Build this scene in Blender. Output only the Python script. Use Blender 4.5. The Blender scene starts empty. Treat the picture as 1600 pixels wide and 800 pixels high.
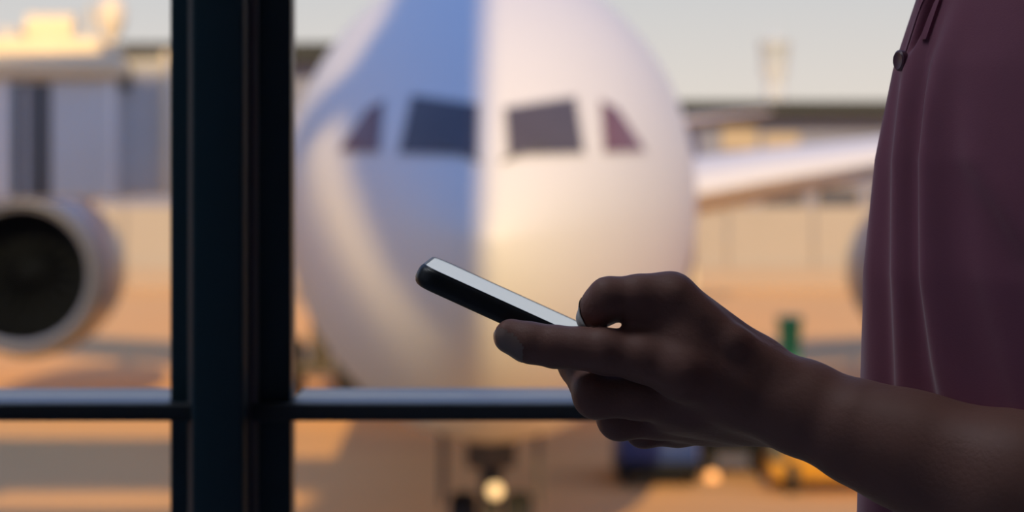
import bpy, bmesh, math, random
import numpy as np
from mathutils import Vector, Matrix
random.seed(7)
scene = bpy.context.scene
C = scene.collection
PI = math.pi

# ------------------------------------------------------------------ camera, sky, sun, exposure
FPX = 85.0 / 36.0 * 1600.0
EYE = 1.25                                   # eye height above the lounge floor
cam_d = bpy.data.cameras.new('camera')
cam = bpy.data.objects.new('camera', cam_d); C.objects.link(cam)
cam_d.lens = 85.0; cam_d.sensor_width = 36.0
cam_d.shift_y = -150.0 / 1600.0
cam_d.clip_start = 0.05; cam_d.clip_end = 3000
cam.location = (0, 0, EYE); cam.rotation_euler = (PI / 2, 0, 0)
cam_d.dof.use_dof = True
cam_d.dof.focus_distance = 0.975
cam_d.dof.aperture_fstop = 10.5
scene.camera = cam

world = bpy.data.worlds.new('sky'); scene.world = world
world.use_nodes = True
nt = world.node_tree; nt.nodes.clear()
tc = nt.nodes.new('ShaderNodeTexCoord'); sep = nt.nodes.new('ShaderNodeSeparateXYZ')
ramp = nt.nodes.new('ShaderNodeValToRGB'); bg = nt.nodes.new('ShaderNodeBackground'); wo = nt.nodes.new('ShaderNodeOutputWorld')
nt.links.new(tc.outputs['Generated'], sep.inputs[0]); nt.links.new(sep.outputs['Z'], ramp.inputs[0])
nt.links.new(ramp.outputs[0], bg.inputs[0]); nt.links.new(bg.outputs[0], wo.inputs[0])
cr = ramp.color_ramp
stops = [(0.0, (.86, .75, .63)), (0.03, (.80, .72, .66)), (0.075, (.66, .65, .66)), (0.28, (.30, .41, .70)), (1.0, (.11, .25, .70))]
cr.elements[0].position = 0; cr.elements[0].color = stops[0][1] + (1,)
cr.elements[1].position = 1; cr.elements[1].color = stops[-1][1] + (1,)
for p, c in stops[1:-1]:
    e = cr.elements.new(p); e.color = c + (1,)
bg.inputs[1].default_value = 1.0

SUN_TAN = 0.50                               # sun behind the camera, over the terminal
sun_d = bpy.data.lights.new('sun', 'SUN'); sun = bpy.data.objects.new('sun', sun_d); C.objects.link(sun)
sun_d.energy = 4.2; sun_d.color = (1.0, .66, .27); sun_d.angle = math.radians(.55)
sun.rotation_euler = Vector((0, 1, -SUN_TAN)).to_track_quat('-Z', 'Y').to_euler()
sun.location = (0, -30, 30)

vs = scene.view_settings
vs.view_transform = 'Standard'; vs.look = 'None'; vs.exposure = 0.0; vs.gamma = 1.0; vs.use_curve_mapping = False
scene.cycles.use_denoising = True
scene.cycles.caustics_reflective = False; scene.cycles.caustics_refractive = False
scene.cycles.sample_clamp_indirect = 6.0
scene.cycles.transparent_max_bounces = 12

# ------------------------------------------------------------------ helpers
def W(px, py, d):
    """place in the world that the photo shows at (px, py), d metres from the camera plane"""
    return Vector(((px - 800) / FPX * d, d, EYE - (py - 250) / FPX * d))

MATS = {}
def mat(name, col, rough=.5, metal=0.0, var=.08, vscale=8.0, bump=0.0, bscale=60.0, coat=0.0, emit=None, estr=0.0, spec=.5, sheen=0.0):
    m = bpy.data.materials.new(name); m.use_nodes = True
    t = m.node_tree; b = t.nodes['Principled BSDF']
    b.inputs['Roughness'].default_value = rough; b.inputs['Metallic'].default_value = metal
    b.inputs['Specular IOR Level'].default_value = spec
    b.inputs['Coat Weight'].default_value = coat; b.inputs['Coat Roughness'].default_value = .12
    if sheen: b.inputs['Sheen Weight'].default_value = sheen; b.inputs['Sheen Roughness'].default_value = .4
    co = t.nodes.new('ShaderNodeTexCoord')
    n = t.nodes.new('ShaderNodeTexNoise'); n.inputs['Scale'].default_value = vscale; n.inputs['Detail'].default_value = 4
    t.links.new(co.outputs['Object'], n.inputs['Vector'])
    mx = t.nodes.new('ShaderNodeMix'); mx.data_type = 'RGBA'
    mx.inputs['A'].default_value = tuple(c * (1 - var) for c in col) + (1,)
    mx.inputs['B'].default_value = tuple(min(1, c * (1 + var)) for c in col) + (1,)
    t.links.new(n.outputs['Fac'], mx.inputs['Factor']); t.links.new(mx.outputs['Result'], b.inputs['Base Color'])
    if bump:
        n2 = t.nodes.new('ShaderNodeTexNoise'); n2.inputs['Scale'].default_value = bscale; n2.inputs['Detail'].default_value = 5
        t.links.new(co.outputs['Object'], n2.inputs['Vector'])
        bp = t.nodes.new('ShaderNodeBump'); bp.inputs['Strength'].default_value = bump; bp.inputs['Distance'].default_value = .002
        t.links.new(n2.outputs['Fac'], bp.inputs['Height']); t.links.new(bp.outputs[0], b.inputs['Normal'])
    if emit:
        b.inputs['Emission Color'].default_value = emit + (1,); b.inputs['Emission Strength'].default_value = estr
    MATS[name] = m
    return m

def glass_mat(name, tint=(1, 1, 1), refl=1.0):
    m = bpy.data.materials.new(name); m.use_nodes = True; t = m.node_tree; t.nodes.clear()
    o = t.nodes.new('ShaderNodeOutputMaterial'); tr = t.nodes.new('ShaderNodeBsdfTransparent'); g = t.nodes.new('ShaderNodeBsdfGlossy')
    f = t.nodes.new('ShaderNodeFresnel'); f.inputs[0].default_value = 1.25; mx = t.nodes.new('ShaderNodeMixShader')
    tr.inputs[0].default_value = tint + (1,); g.inputs['Roughness'].default_value = .02
    t.links.new(f.outputs[0], mx.inputs[0]); t.links.new(tr.outputs[0], mx.inputs[1]); t.links.new(g.outputs[0], mx.inputs[2]); t.links.new(mx.outputs[0], o.inputs[0])
    MATS[name] = m; return m

def tag(o, label=None, cat=None, group=None, kind=None):
    if label: o['label'] = label
    if cat: o['category'] = cat
    if group: o['group'] = group
    if kind: o['kind'] = kind
    return o

def empty(name, loc=(0, 0, 0), label=None, cat=None, group=None, kind=None, parent=None):
    o = bpy.data.objects.new(name, None); C.objects.link(o); o.location = loc; o.empty_display_size = .05
    if parent: o.parent = parent
    return tag(o, label, cat, group, kind)

class MB:
    """collects shapes in world coordinates, then links them as ONE mesh object"""
    def __init__(s): s.v = []; s.f = []
    def add(s, vs_, fs_):
        n = len(s.v); s.v += [tuple(v) for v in vs_]; s.f += [tuple(i + n for i in f) for f in fs_]; return s
    def box(s, x0, x1, y0, y1, z0, z1, bevel=0.0):
        bm = bmesh.new(); bmesh.ops.create_cube(bm, size=1)
        for v in bm.verts: v.co = Vector(((x0 + x1) / 2 + v.co.x * (x1 - x0), (y0 + y1) / 2 + v.co.y * (y1 - y0), (z0 + z1) / 2 + v.co.z * (z1 - z0)))
        if bevel: bmesh.ops.bevel(bm, geom=bm.edges[:], offset=bevel, segments=3, profile=.5, affect='EDGES')
        bm.verts.index_update()
        s.add([v.co.copy() for v in bm.verts], [[v.index for v in f.verts] for f in bm.faces]); bm.free(); return s
    def tube(s, p0, p1, r0, r1=None, n=16, cap=True):
        r1 = r0 if r1 is None else r1
        p0 = Vector(p0); p1 = Vector(p1); d = (p1 - p0).normalized()
        a = d.orthogonal().normalized(); b = d.cross(a)
        vs_ = []
        for p, r in ((p0, r0), (p1, r1)):
            for k in range(n):
                t = 2 * PI * k / n; vs_.append(p + a * (r * math.cos(t)) + b * (r * math.sin(t)))
        fs_ = [(k, (k + 1) % n, n + (k + 1) % n, n + k) for k in range(n)]
        if cap: fs_ += [tuple(range(n))[::-1], tuple(range(n, 2 * n))]
        return s.add(vs_, fs_)
    def lathe(s, origin, axis, prof, n=32):
        """prof: (along, radius)"""
        o = Vector(origin); d = Vector(axis).normalized(); a = d.orthogonal().normalized(); b = d.cross(a)
        vs_ = []; m = len(prof)
        for h, r in prof:
            for k in range(n):
                t = 2 * PI * k / n; vs_.append(o + d * h + a * (r * math.cos(t)) + b * (r * math.sin(t)))
        fs_ = []
        for i in range(m - 1):
            for k in range(n): fs_.append((i * n + k, i * n + (k + 1) % n, (i + 1) * n + (k + 1) % n, (i + 1) * n + k))
        return s.add(vs_, fs_)
    def loft(s, rings, cap=True, closed=True):
        n = len(rings[0]); vs_ = [p for r in rings for p in r]; fs_ = []
        kk = n if closed else n - 1
        for i in range(len(rings) - 1):
            for k in range(kk): fs_.append((i * n + k, i * n + (k + 1) % n, (i + 1) * n + (k + 1) % n, (i + 1) * n + k))
        if cap: fs_ += [tuple(range(n))[::-1], tuple(range((len(rings) - 1) * n, len(rings) * n))]
        return s.add(vs_, fs_)
    def prism(s, pts, y0, y1):
        """outline in X/Z pushed from y0 to y1"""
        n = len(pts)
        vs_ = [(x, y0, z) for x, z in pts] + [(x, y1, z) for x, z in pts]
        return s.add(vs_, [tuple(range(n)), tuple(range(n, 2 * n))[::-1]] + [(k, n + k, n + (k + 1) % n, (k + 1) % n) for k in range(n)])
    def build(s, name, m, parent=None, smooth=False, angle=None, **tags):
        me = bpy.data.meshes.new(name); me.from_pydata(s.v, [], s.f); me.update()
        bm = bmesh.new(); bm.from_mesh(me); bmesh.ops.recalc_face_normals(bm, faces=bm.faces[:]); bm.to_mesh(me); bm.free()
        return link(name, me, m, parent, smooth, angle, **tags)

def world_of(o):
    M = o.matrix_basis.copy()
    return world_of(o.parent) @ o.matrix_parent_inverse @ M if o.parent else M

def link(name, me, m, parent=None, smooth=False, angle=None, **tags):
    o = bpy.data.objects.new(name, me); C.objects.link(o)
    me.materials.append(MATS[m] if isinstance(m, str) else m)
    if smooth:
        me.polygons.foreach_set('use_smooth', [True] * len(me.polygons))
        if angle: me.set_sharp_from_angle(angle=math.radians(angle))
    if parent:
        o.parent = parent
        o.matrix_parent_inverse = world_of(parent).inverted()      # shapes are given in world coordinates
    else:                                            # a thing of one mesh: origin at its own base
        b = [Vector(c) for c in o.bound_box]
        c0 = Vector((sum(p.x for p in b) / 8, sum(p.y for p in b) / 8, min(p.z for p in b)))
        me.transform(Matrix.Translation(-c0)); o.location = c0
    tag(o, tags.get('label'), tags.get('cat'), tags.get('group'), tags.get('kind'))
    return o

# ------------------------------------------------------------------ materials
mat('frame_paint', (.006, .034, .052), rough=.42, var=.1)
mat('frame_seal', (.085, .09, .105), rough=.5)
mat('transom_metal', (.16, .17, .20), rough=.33, metal=.6, var=.05)
mat('transom_face', (.022, .028, .036), rough=.45)
glass_mat('window_glass', (.97, .985, .985))
mat('lounge_wall', (.52, .58, .68), rough=.8)
mat('lounge_floor', (.34, .37, .43), rough=.5, bump=.1)
mat('lounge_ceiling', (.62, .66, .72), rough=.85)
mat('terminal_cladding', (.34, .36, .40), rough=.6)
mat('plane_white', (.80, .80, .82), rough=.5, var=.02, vscale=.8)
mat('plane_grey', (.42, .43, .47), rough=.4, var=.04, vscale=1.0)
mat('nacelle', (.19, .23, .36), rough=.35, var=.03, vscale=1.0, coat=.3)  # darkened and blued: shade on the engine is put into this colour
mat('lip_metal', (.12, .14, .20), rough=.45, metal=.3)
mat('fan_dark', (.004, .006, .010), rough=.9, spec=.1)
mat('fan_blade', (.005, .007, .012), rough=.9, spec=.1)
mat('cockpit_glass', (.10, .085, .095), rough=.18, spec=.6, var=.2, vscale=2)
mat('side_glass', (.20, .09, .10), rough=.2, spec=.6, var=.2, vscale=2)  # reddish: a reflection is put into the pane colour
mat('window_surround', (.60, .60, .62), rough=.4)
mat('rubber', (.018, .018, .02), rough=.75)
mat('gear_metal', (.12, .11, .105), rough=.45, metal=.3)
mat('gear_light', (.9, .8, .6), rough=.2, emit=(1.0, .62, .28), estr=1.1)
mat('amber_light', (.9, .5, .2), rough=.2, emit=(1.0, .45, .17), estr=1.0)
mat('bridge_panel', (.92, .92, .92), rough=.5, var=.05, vscale=1.5)
mat('bridge_panel_grey', (.62, .62, .64), rough=.5, var=.05, vscale=1.5)
mat('bridge_dark', (.13, .13, .135), rough=.5)
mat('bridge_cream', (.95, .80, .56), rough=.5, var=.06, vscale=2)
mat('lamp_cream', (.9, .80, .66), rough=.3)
mat('roof_dark', (.020, .028, .036), rough=.7)
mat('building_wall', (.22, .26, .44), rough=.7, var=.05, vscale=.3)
mat('building_glass', (.10, .11, .15), rough=.15, spec=.8)
mat('warm_reflection', (.45, .40, .36), rough=.6)  # beige that puts a warm reflection into the window colour
mat('tower_hazed', (.55, .66, .85), rough=.8)  # pale blue puts the haze of distance into the concrete colour
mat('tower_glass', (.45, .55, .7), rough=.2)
mat('wall_tan', (.42, .40, .40), rough=.85, var=.05, vscale=.5)
mat('wall_grey', (.42, .36, .33), rough=.85)
mat('truck_blue', (.012, .045, .22), rough=.4)
mat('truck_yellow', (.52, .26, .02), rough=.45)
mat('truck_black', (.006, .009, .014), rough=.6, spec=.2)
mat('truck_grey', (.10, .10, .09), rough=.6)
mat('bin_green', (.01, .30, .20), rough=.5)
mat('skin', (.26, .125, .098), rough=.52, var=.16, vscale=55, bump=.14, bscale=520, spec=.25)
mat('nail', (.28, .185, .155), rough=.28, var=.04, spec=.6)
mat('shirt_plum', (.26, .082, .135), rough=.85, var=.10, vscale=30, bump=.08, bscale=1400, sheen=.3)
mat('button', (.12, .05, .08), rough=.35)
mat('trousers', (.03, .035, .05), rough=.85)
mat('hair', (.012, .010, .010), rough=.8, bump=.6, bscale=300)
mat('shoe', (.03, .02, .015), rough=.4)
mat('eye_white', (.6, .58, .55), rough=.25)
mat('case_black', (.008, .010, .013), rough=.38, var=.1)
mat('case_lip', (.10, .105, .115), rough=.35)
mat('screen', (.30, .31, .31), rough=.20, spec=.5, var=.01, emit=(.86, .93, .92), estr=.22)
mat('phone_key', (.02, .022, .026), rough=.3)

# the apron: tan concrete with darker asphalt repairs
def apron_mat():
    m = mat('apron', (.92, .50, .18), rough=.8, var=.10, vscale=.25)
    t = m.node_tree; b = t.nodes['Principled BSDF']
    src = b.inputs['Base Color'].links[0].from_socket
    co = t.nodes.new('ShaderNodeTexCoord'); mp = t.nodes.new('ShaderNodeMapping'); mp.inputs['Scale'].default_value = (.05, .11, 1)
    n = t.nodes.new('ShaderNodeTexNoise'); n.inputs['Scale'].default_value = 1.0; n.inputs['Detail'].default_value = 3
    r = t.nodes.new('ShaderNodeValToRGB'); r.color_ramp.elements[0].position = .52; r.color_ramp.elements[1].position = .66
    mx = t.nodes.new('ShaderNodeMix'); mx.data_type = 'RGBA'; mx.inputs['B'].default_value = (.66, .38, .16, 1)
    t.links.new(co.outputs['Object'], mp.inputs[0]); t.links.new(mp.outputs[0], n.inputs['Vector']); t.links.new(n.outputs['Fac'], r.inputs[0])
    t.links.new(r.outputs[0], mx.inputs['Factor']); t.links.new(src, mx.inputs['A']); t.links.new(mx.outputs['Result'], b.inputs['Base Color'])
apron_mat()

# ------------------------------------------------------------------ the lounge shell and the window wall
GROUND = -4.10
YW = 1.50
XL, XR, YB, ZC = -2.5, 4.5, -6.0, 3.3
MB().box(XL, XR, YB, 1.76, -.25, 0).build('floor', 'lounge_floor', kind='structure')
MB().box(XL, XR, YB, 1.76, ZC, ZC + .5).build('ceiling', 'lounge_ceiling', kind='structure')
MB().box(XL, XR, YB - .3, YB, -.25, ZC + .5).build('wall_back', 'lounge_wall', kind='structure')
MB().box(XL - .3, XL, YB - .3, 1.76, -.25, ZC + .5).build('wall_left', 'lounge_wall', kind='structure')
MB().box(XR, XR + .3, YB - .3, 1.76, -.25, ZC + .5).build('wall_right', 'lounge_wall', kind='structure')
MB().box(XL - .3, XR + .3, YB - .3, 1.76, GROUND, -.25).build('wall_lower', 'terminal_cladding', kind='structure')
MB().box(XL - .3, 45, YB - .3, 1.76, ZC + .5, 7.5).build('wall_upper_shade', 'terminal_cladding', kind='structure')  # unseen upper storeys, added to shade the near apron
MB().box(-45, XL - .3, YB - .3, YB + 1.5, GROUND, ZC + .5).build('wall_wing_left', 'terminal_cladding', kind='structure')
MB().box(XR + .3, 45, YB - .3, 1.76, GROUND, ZC + .5).build('wall_wing_right', 'terminal_cladding', kind='structure')
MB().box(XL, XR, 1.52, 1.72, 0, .10).build('baseboard_front', 'frame_paint', kind='structure')

MX = [-.1788, 2.70]                           # the first mullion is the one in view
def mullion(n, xc):
    r = empty('trim_%d' % n, (xc, YW, 0), kind='structure')
    # front box, its rounded seal beads, the wider frame behind and the fin outside
    MB().box(xc - .0165, xc + .0160, 1.470, 1.52, 0, ZC, .003).build('front_post', 'frame_paint', r, True, 40)
    for s in (-1, 1):
        x = xc + s * .0165
        MB().tube((x, 1.498, 0), (x, 1.498, ZC), .0052, n=16).build('seal_bead', 'frame_seal', r, True, 50)
    MB().box(xc - .0355, xc + .0405, 1.515, 1.545, 0, ZC, .002).build('glazing_frame', 'frame_paint', r, True, 40)
    MB().box(xc - .020, xc + .020, 1.552, 1.66, 0, ZC).build('outer_fin', 'frame_paint', r)
    return r
for i, x in enumerate(MX): mullion(i + 1, x)
k = 4
for a, b in ((XL, MX[0]), (MX[0], MX[1]), (MX[1], XR)):
    r = empty('trim_%d' % k, ((a + b) / 2, YW, 1.09), kind='structure'); k += 1
    x0, x1 = a + .0165, b - .0165
    ZT = 1.0992
    MB().box(x0, x1, 1.493, 1.511, ZT - .0105, ZT, .0012).build('transom_bar', 'transom_face', r, True, 40)
    MB().box(a + .0405, b - .0355, 1.511, 1.603, ZT - .0095, ZT - .0003, .001).build('transom_ledge', 'transom_metal', r, True, 40)
k = 1
for a, b in ((XL, MX[0]), (MX[0], MX[1]), (MX[1], XR)):
    for z0, z1 in ((.10, 1.0895), (1.099, ZC)):
        MB().box(a + .03, b - .03, 1.5465, 1.5505, z0, z1).build('window_%d' % k, 'window_glass', kind='structure'); k += 1

mat('fill_diffuser', (.9, .9, .9), rough=.5, emit=(.86, .92, 1.0), estr=8.0)
for i, (x, y) in enumerate(((-.65, 1.17), (-1.65, 1.17))):  # unseen fill lights added to brighten the hand and shirt
    fx = empty('fill_light', (x, y, ZC), 'square fill light added at the ceiling, ' + ('beside the window, nearer the person', 'beside the window, nearer the left wall')[i], 'light', 'added fill lights')
    MB().box(x - .31, x + .31, y - .31, y + .31, ZC - .03, ZC - .002, .004).build('housing', 'frame_seal', fx, True, 40)
    MB().box(x - .28, x + .28, y - .28, y + .28, ZC - .042, ZC - .028).build('diffuser', 'fill_diffuser', fx)

# ------------------------------------------------------------------ apron and the buildings beyond
MB().add([(-700, 1.8, GROUND), (700, 1.8, GROUND), (700, 1500, GROUND), (-700, 1500, GROUND)], [(0, 1, 2, 3)]).build('apron_ground', 'apron', kind='structure')

# unseen shadow caster added behind the camera; outline shaped to shade the plane's nose
caster_top = [(-.33, 16.8), (-.33, 25.5), (-1.45, 25.5), (-1.66, 23.2), (-1.95, 22.4), (-2.07, 22.1), (-4.95, 22.1), (-8.4, 21.75), (-8.4, 20.05), (-3.0, 20.05), (-2.7, 21.4), (-2.15, 21.4), (-2.05, 20.7), (-1.95, 20.06), (-1.73, 19.24), (-1.48, 18.57), (-1.18, 18.04), (-.88, 17.65), (-.72, 17.5), (-.72, 16.8)]
caster_base = [(-.33, GROUND), (-.33, 17.2), (-.75, 17.31), (-.99, 17.42), (-1.21, 17.60), (-1.44, 17.85), (-1.67, 18.19), (-1.91, 18.62), (-2.17, 19.20), (-2.45, 19.97), (-2.58, 20.51), (-2.66, 21.3), (-3.2, 21.3), (-3.2, 18.9), (-8.4, 18.9), (-8.4, GROUND)]
MB().prism(caster_top, -9.3, -8.9).prism(caster_base, -9.3, -8.9).build('shadow_caster', 'terminal_cladding', kind='structure')

def far_building(name, x0, x1, y, z1, depth, label, cat, wins):
    r = empty(name, ((x0 + x1) / 2, y, GROUND), label, cat)
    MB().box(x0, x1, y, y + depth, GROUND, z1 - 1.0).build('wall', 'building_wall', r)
    MB().box(x0 - 1.2, x1 + 1.2, y - 1.6, y + depth + 1, z1 - 1.0, z1).build('roof', 'roof_dark', r)
    for (a, b, c, d, m) in wins:
        f = MB().box(a, b, y - .12, y + .1, c, d).build('window_band', 'warm_reflection' if m == 'warm' else 'wall_grey', r)
        MB().box(a + .12, b - .12, y - .16, y - .1, c + .12, d - .12).build('pane', 'warm_reflection' if m == 'warm' else 'building_glass', f)
    return r
wins = [(13 + i * 2.6, 15.2 + i * 2.6, 1.4 if i % 2 else 1.8, 2.9 if i % 2 else 3.5, 'warm') for i in range(2)]
wins += [(12.0 + i * 3.4, 14.8 + i * 3.4, -2.6, -.4, 'glass') for i in range(8)]
far_building('concourse_building', 11.6, 60, 150, 4.9, 22, 'long grey concourse building with dark flat roof beyond the wing', 'building', wins)
far_building('hangar_building', -22, -9.9, 128, 7.4, 18, 'dark roofed hangar glimpsed between window post and plane', 'building',
             [(-20 + i * 3, -18 + i * 3, 2, 4, 'glass') for i in range(3)])

r = empty('control_tower', (54.5, 500, GROUND), 'slender pale control tower far off above the concourse roof', 'tower')
tx, ty = 54.3, 500
MB().lathe((tx, ty, GROUND), (0, 0, 1), [(0, 2.6), (20, 2.0), (22, 2.0)], 24).build('shaft', 'tower_hazed', r, True)
MB().lathe((tx, ty, GROUND), (0, 0, 1), [(22, 2.0), (24, 2.9), (25.4, 2.9)], 24).build('cab_base', 'tower_hazed', r, True, 40)
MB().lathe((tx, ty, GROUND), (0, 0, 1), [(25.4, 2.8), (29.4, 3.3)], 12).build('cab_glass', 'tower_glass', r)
MB().lathe((tx, ty, GROUND), (0, 0, 1), [(29.4, 3.4), (30.2, 3.4), (30.6, 0)], 24).build('cab_roof', 'tower_hazed', r, True, 40)
MB().tube((tx, ty, GROUND + 30.4), (tx, ty, GROUND + 34), .2).build('antenna', 'tower_hazed', r)

r = empty('blast_wall', (2, 101, GROUND), 'low tan concrete barrier wall with grey foot across the far apron', 'wall')
for i in range(16):
    x = -27 + i * 3.6
    MB().box(x + .04, x + 3.56, 101, 101.4, GROUND + .9, GROUND + 3.4).build('panel', 'wall_tan', r)
MB().box(-27, 30.6, 100.8, 101.6, GROUND, GROUND + .9).build('footing', 'wall_grey', r)

# ------------------------------------------------------------------ the airliner
NY = 27.0; FZ = 1.10; AX0 = -.20; YAW = .016        # nose tip distance, axis height, axis sideways, drift per metre aft
def axis_x(s): return AX0 - YAW * s
def fus(s):
    """half width, top, bottom, height of the widest line at s metres aft of the tip"""
    t = min(s / 7.6, 1.0); tb = min(s / 5.6, 1.0)
    zt0 = -.75
    w = 2.885 * (1 - (1 - t) ** 2.15) ** .60
    top = zt0 + (2.97 - zt0) * (1 - (1 - t) ** 2.0) ** .74
    bot = zt0 + (-3.60 - zt0) * (1 - (1 - tb) ** 2.1) ** .56
    zc = -.40 + (zt0 + .40) * (1 - t) ** 1.6
    if s > 36:                                   # tail cone
        q = min((s - 36) / 20.0, 1.0)
        w *= 1 - .93 * q ** 1.5; top -= .8 * q ** 2; bot = bot + 4.4 * q ** 1.3; zc = zc + 1.9 * q ** 1.3
    return w, top, bot, zc
def fus_ring(s, n=64):
    w, top, bot, zc = fus(s); x0 = axis_x(s); out = []
    for k in range(n):
        a = 2 * PI * k / n; c_, s_ = math.cos(a), math.sin(a)
        out.append((x0 + w * c_, NY + s, FZ + zc + ((top - zc) if s_ > 0 else (zc - bot)) * s_))
    return out
plane = empty('airliner', (axis_x(10), NY + 10, GROUND), 'large white airliner parked nose-on outside the window', 'airplane')
ss = [.0005, .01, .03, .07, .13, .2, .3, .42, .56, .75, .95, 1.2, 1.5, 1.8, 2.15, 2.5, 2.9, 3.3, 3.8, 4.3, 4.9, 5.5, 6.2, 6.9, 7.6, 12, 20, 28, 36, 40, 44, 48, 52, 56]
fuselage = MB().loft([fus_ring(s) for s in ss]).build('fuselage', 'plane_white', plane, True)

from mathutils.bvhtree import BVHTree
dg = bpy.context.evaluated_depsgraph_get()
bv = BVHTree.FromPolygons([tuple(v.co) for v in fuselage.data.vertices], [tuple(p.vertices) for p in fuselage.data.polygons])
def on_nose(x, z, off=.0):
    h, n, i, d = bv.ray_cast(Vector((x, 5, z)), Vector((0, 1, 0)))
    if h is None: return Vector((x, NY + 8, z))
    if n.y > 0: n = -n
    return h + n * off
def nose_pane(name, quad, m, off0, off1, parent, N=8):
    """quad: four corners (x, z) as seen from ahead, laid on the skin of the nose with real thickness"""
    q = [Vector(c) for c in quad]; a = []; b = []
    for j in range(N + 1):
        for i in range(N + 1):
            u, v = i / N, j / N
            p = (q[0] * (1 - u) + q[1] * u) * (1 - v) + (q[3] * (1 - u) + q[2] * u) * v
            a.append(on_nose(p.x, p.y, off1)); b.append(on_nose(p.x, p.y, off0))
    M = N + 1; f = []
    for j in range(N):
        for i in range(N): f.append((j * M + i, j * M + i + 1, (j + 1) * M + i + 1, (j + 1) * M + i))
    nn = M * M; f2 = [tuple(k + nn for k in t[::-1]) for t in f]
    rim = [i for i in range(M)] + [j * M + N for j in range(1, M)] + [N * M + i for i in range(N - 1, -1, -1)] + [j * M for j in range(N - 1, 0, -1)]
    f3 = [(rim[k], rim[(k + 1) % len(rim)], rim[(k + 1) % len(rim)] + nn, rim[k] + nn) for k in range(len(rim))]
    return MB().add(a + b, f + f2 + f3).build(name, m, parent, True, 40)
ax = axis_x(2.5)
for s in (-1, 1):
    fr = [(.165, 1.84), (.98, 1.98), (1.06, 1.33), (.20, 1.30)]
    sd = [(1.30, 1.95), (1.50, 1.86), (1.84, 1.36), (1.32, 1.34)]
    if s < 0: fr = [(.16, 1.88), (.94, 2.00), (1.06, 1.33), (.165, 1.30)]
    for q, m, nm in ((fr, 'cockpit_glass', 'windshield'), (sd, 'side_glass', 'side_window')):
        g = .05
        cx = sum(p[0] for p in q) / 4; cz = sum(p[1] for p in q) / 4
        big = [(ax + s * (cx + (p[0] - cx) * 1.10), cz + (p[1] - cz) * 1.13) for p in q]
        pane = [(ax + s * p[0], p[1]) for p in q]
        f = nose_pane(nm, big, 'window_surround', -.02, .012, plane)
        nose_pane('pane', pane, m, -.01, .022, f)
    a = on_nose(ax + s * .12, 1.22, .03); b = on_nose(ax + s * .62, 1.40, .04)
    MB().tube(a, b, .018, n=8).build('wiper', 'bridge_dark', plane)
# nose gear with its taxi light
gs = 4.6; gx = axis_x(gs); gy = NY + gs
MB().tube((gx, gy, GROUND + .5), (gx, gy + .25, FZ - 3.2), .13, .17, 20).build('nose_gear_strut', 'gear_metal', plane, True, 40)
MB().tube((gx, gy + .1, GROUND + 1.1), (gx, gy + 1.6, FZ - 3.3), .07).build('drag_brace', 'gear_metal', plane, True, 40)
MB().tube((gx - .45, gy, GROUND + .51), (gx + .45, gy, GROUND + .51), .09).build('axle', 'gear_metal', plane, True, 40)
def wheel(parent, x, y, z, r, w, name='wheel'):
    o = MB().lathe((x - w / 2, y, z), (1, 0, 0), [(0, .0), (.02, r * .5), (.0, r * .55), (0, r * .86), (.06 * w / .3, r * .98), (w * .3, r), (w * .7, r), (w - .06 * w / .3, r * .98), (w, r * .86), (w, r * .55), (w - .02, r * .5), (w, 0)], 28).build(name, 'rubber', parent, True, 40)
    MB().tube((x - w / 2 - .01, y, z), (x + w / 2 + .01, y, z), r * .42, n=20).build('hub', 'gear_metal', o, True, 40)
    return o
for s in (-1, 1):
    wheel(plane, gx + s * .36, gy, GROUND + .51, .51, .36, 'nose_wheel')
    MB().box(gx + s * .62 - .03, gx + s * .62 + .03, gy - .9, gy + .9, GROUND + .95, FZ - 3.1, .02).build('nose_gear_door', 'gear_metal', plane, True, 40)
MB().box(gx - .32, gx + .32, gy - .24, gy - .08, GROUND + 1.35, GROUND + 1.75, .03).build('steering_unit', 'gear_metal', plane, True, 40)
tl = MB().lathe((gx + .055, gy - .42, GROUND + 1.08), (0, 1, 0), [(0, .11), (.10, .12), (.30, .05), (.32, 0)], 24).build('taxi_light', 'gear_metal', plane, True, 40)
MB().lathe((gx + .055, gy - .43, GROUND + 1.08), (0, 1, 0), [(-.03, 0), (-.025, .05), (.0, .098), (.03, .10)], 24).build('lens', 'gear_light', tl, True)
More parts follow.
